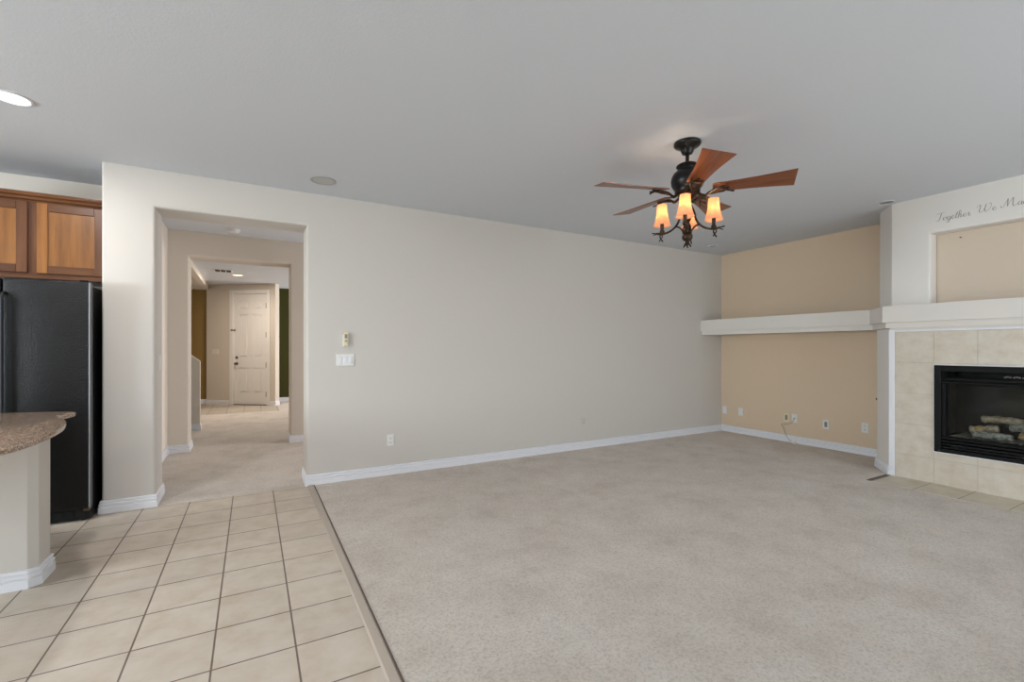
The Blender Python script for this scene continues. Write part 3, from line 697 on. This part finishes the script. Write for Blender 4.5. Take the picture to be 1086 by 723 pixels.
# light arms and shades
FA = YAW  # camera yaw: lateral axis
for k in range(4):
    # right, rear, left, front seen from the camera
    al = math.radians(-55)+k*PI/2
    rot = Matrix.Rotation(al, 4, 'Z')
    bm = bmesh.new()
    tube(bm, smoothpath([(.022, 0, 2.31), (.045, 0, 2.255), (.056, 0, 2.205), (.078, 0, 2.165), (.115, 0, 2.135), (.155, 0, 2.122), (.185, 0, 2.122), (.215, 0, 2.128), (.242, 0, 2.132)], 5), [.0075]*25+[.0085]*10+[.005]*6, 8)
    tube(bm, smoothpath([(.082, 0, 2.160), (.060, 0, 2.158), (.040, 0, 2.140), (.022, 0, 2.112)], 5), .0065, 8)
    tube(bm, smoothpath([(.180, .0, 2.125), (.170, .008, 2.10), (.190, .016, 2.065)], 4), .005, 6)
    tube(bm, smoothpath([(.180, .0, 2.125), (.188, -.008, 2.10), (.168, -.014, 2.067)], 4), .005, 6)
    tube(bm, [(.20, 0, 2.126), (.232, .016, 2.112)], [.005, .003], 6)
    bmesh.ops.transform(bm, matrix=rot, verts=bm.verts)
    arm = obj('light_arm', bm, M['iron'], fan, True)
    px, py = .172*math.cos(al), .172*math.sin(al)
    bm = lathe(bmesh.new(), [(.006, 2.118), (.014, 2.124), (.018, 2.136), (.014, 2.148), (.010, 2.153), (.013, 2.158), (.013, 2.20), (.008, 2.205)], px, py, 16)
    obj('socket', bm, M['iron'], arm, True)
    bm = lathe(bmesh.new(), [(.062, 2.181), (.058, 2.186), (.050, 2.21), (.043, 2.24), (.038, 2.275), (.036, 2.31), (.035, 2.330), (.033, 2.331), (.034, 2.31), (.036, 2.275), (.041, 2.24), (.048, 2.21), (.056, 2.186), (.060, 2.180)], px, py, 32, cap=False)
    sh = obj('lamp_shade', bm, M['shade'], fan, True)
    bm = lathe(bmesh.new(), [(.006, 2.206), (.012, 2.215), (.016, 2.235), (.013, 2.255), (.004, 2.272)], px, py, 16)
    bulb = obj('bulb', bm, M['bulb'], sh, True)
    l = bpy.data.lights.new('bulb_glow', 'POINT'); l.energy = POW['fan']; l.color = (1, .80, .58); l.shadow_soft_size = .02
    lo_ = bpy.data.objects.new('bulb_glow', l); C.collection.objects.link(lo_); lo_.location = (px, py, 2.262); lo_.parent = fan
    bulb.visible_shadow = True
# lamps of the recessed lights, the added unseen ones included
def down(name, x, y, z, e, col):
    l = bpy.data.lights.new(name, 'AREA'); l.shape = 'DISK'; l.size = .14; l.energy = e; l.color = col
    o = bpy.data.objects.new(name, l); C.collection.objects.link(o); o.location = (x, y, z); return o
for dx, dy in ((-1.222, 3.78), (-3.2, 3.78), (-1.222, 1.3), (-3.2, 1.3), (-1.222, -1.2)):
    down('downlight_and_fill_glow', dx, dy, ZC-.012, POW['down'], (1, .97, .95))
down('foyer_downlight_glow', -.25, 10.70, ZC-.012, POW['foyer'], (1, .88, .74))
# ------------------------------------------------------------------ refrigerator
fr = thing('refrigerator', 'black pebbled side-by-side refrigerator beside the white wall end', 'refrigerator', (-1.51, 4.96, 0))
def LF(bm): bmesh.ops.translate(bm, vec=(1.51, -4.96, 0), verts=bm.verts); return bm
obj('cabinet_body', LF(BX(-1.965, -1.062, 4.645, 5.38, .03, 1.765, .006, 2)), M['fridgeside'], fr)
for x0, x1 in ((-1.518, -1.056), (-1.97, -1.526)):
    dr = obj('door', LF(BX(x0, x1, 4.55, 4.628, .10, 1.785, .010, 3)), M['fridge'], fr, True)
    hx = -1.545 if x0 < -1.6 else -1.508
    bm = tube(bmesh.new(), smoothpath([(hx, 4.552, .62), (hx, 4.515, .64), (hx, 4.512, 1.0), (hx, 4.512, 1.5), (hx, 4.515, 1.66), (hx, 4.552, 1.68)], 4), .010, 8)
    obj('door_handle', LF(bm), M['fridgeside'], dr, True)
obj('door_edge_trim', LF(BX(-1.062, -1.0525, 4.5475, 4.562, .105, 1.78, .002, 1)), M['gasket'], fr)
obj('door_gasket', LF(BX(-1.0575, -1.0545, 4.60, 4.612, .105, 1.78)), M['gasket'], fr)
bm = BX(-1.96, -1.065, 4.59, 4.645, .012, .092, .003, 1)
for i in range(14): box(bm, -1.94+.062*i, -1.90+.062*i, 4.586, 4.591, .03, .075)
obj('toe_grille', LF(bm), M['fridgeside'], fr)
for fx in (-1.10, -1.92):
    for fy in (4.62, 5.3): obj('foot', LF(tube(bmesh.new(), [(fx, fy, 0), (fx, fy, .03)], .02, 12)), M['fridgeside'], fr, True)
bm = BX(-1.10, -1.062, 4.57, 4.64, .075, .097, .004, 1); obj('hinge', LF(bm), M['nickel'], fr)
bm = BX(-1.12, -1.07, 4.575, 4.68, 1.786, 1.80, .004, 1); obj('hinge', LF(bm), M['fridgeside'], fr)
# ------------------------------------------------------------------ upper cabinet
cb = thing('wall_cabinet', 'stained maple wall cabinet above the black refrigerator', 'cabinet', (-1.6, 4.85, 1.84))
def LC(bm): bmesh.ops.translate(bm, vec=(1.6, -4.85, -1.84), verts=bm.verts); return bm
YC = 4.85
bm = BX(-2.25, -1.03, YC+.012, 5.415, 1.842, 2.40)
obj('body', LC(bm), M['frameh'], cb)
for za, zb in ((1.842, 1.872), (2.385, 2.41)): obj('face_rail', LC(BX(-2.25, -1.03, YC, YC+.018, za, zb)), M['frameh'], cb)
for xa, xb in ((-1.487, -1.418), (-1.05, -1.03)): obj('face_stile', LC(BX(xa, xb, YC+.0005, YC+.0175, 1.872, 2.385)), M['frame'], cb)
def cab_door(x0, x1):
    z0, z1, y = 1.862, 2.400, YC-.020; sw = .062
    o = obj('door', LC(BX(x0+sw-.004, x1-sw+.004, y+.008, y+.016, z0+sw-.004, z1-sw+.004)), M['panel'], cb)
    obj('door_stile', LC(BX(x0, x0+sw, y, y+.0195, z0, z1, .003, 1)), M['frame'] if x0 < -1.5 else M['panel_light'], o)
    obj('door_stile', LC(BX(x1-sw, x1, y, y+.0195, z0, z1, .003, 1)), M['frame'], o)
    obj('door_rail', LC(BX(x0+sw, x1-sw, y, y+.0195, z1-sw, z1, .003, 1)), M['frameh'], o)
    obj('door_rail', LC(BX(x0+sw, x1-sw, y, y+.0195, z0, z0+sw, .003, 1)), M['frameh'], o)
cab_door(-1.93, -1.478); cab_door(-1.427, -1.032)
bm = bmesh.new(); sweep(bm, [(-2.25, YC), (-1.03, YC)], [(-.02, 2.400), (.004, 2.400), (.008, 2.412), (.020, 2.420), (.026, 2.436), (.040, 2.446), (.044, 2.462), (.044, 2.470), (-.02, 2.470)], -1)
obj('crown_molding', LC(bm), M['frameh'], cb)
bm = BX(-2.25, -1.03, YC-.006, YC+.03, 1.822, 1.8415, .003, 1); obj('light_rail', LC(bm), M['frameh'], cb)
# ------------------------------------------------------------------ granite counter
out = [(-2.4, 2.52), (-1.25, 2.52), (-1.02, 2.62), (-.92, 2.745), (-.885, 2.86), (-.872, 3.08), (-.888, 3.34), (-.922, 3.54), (-.972, 3.71), (-1.045, 3.865)]
pp = [(p.x, p.y) for p in smoothpath([(a[0], a[1], 0) for a in out[1:]], 5)]
tail = [(-1.05, 3.90), (-1.030, 3.985), (-1.018, 4.06), (-1.022, 4.105), (-1.045, 4.135), (-1.09, 4.15), (-1.20, 4.20), (-1.435, 4.255), (-2.4, 4.26)]
outline = [(-2.4, 2.52)]+pp+tail
bm = bmesh.new(); 
cen = (-1.7, 3.4)
def inset(pts, d_):
    n = len(pts); r_ = []
    for i, p in enumerate(pts):
        a = Vector(pts[i-1]); b = Vector(pts[(i+1) % n]); tdir = (b-a).normalized(); nn = Vector((-tdir.y, tdir.x))
        r_.append((p[0]+nn.x*d_, p[1]+nn.y*d_))
    return r_
lev = [(.838, .010), (.842, .002), (.850, 0), (.858, 0), (.866, .003), (.870, .011)]
rings = [[bm.verts.new((x, y, z)) for x, y in inset(outline, d_)] for z, d_ in lev]
n = len(outline)
for a, b in zip(rings, rings[1:]):
    for i in range(n): bm.faces.new((a[i], a[(i+1) % n], b[(i+1) % n], b[i]))
bm.faces.new(rings[0][::-1]); bm.faces.new(rings[-1])
tag(obj('countertop', bm, M['granite'], None, True), 'curved speckled brown granite countertop on the white half wall', 'countertop')
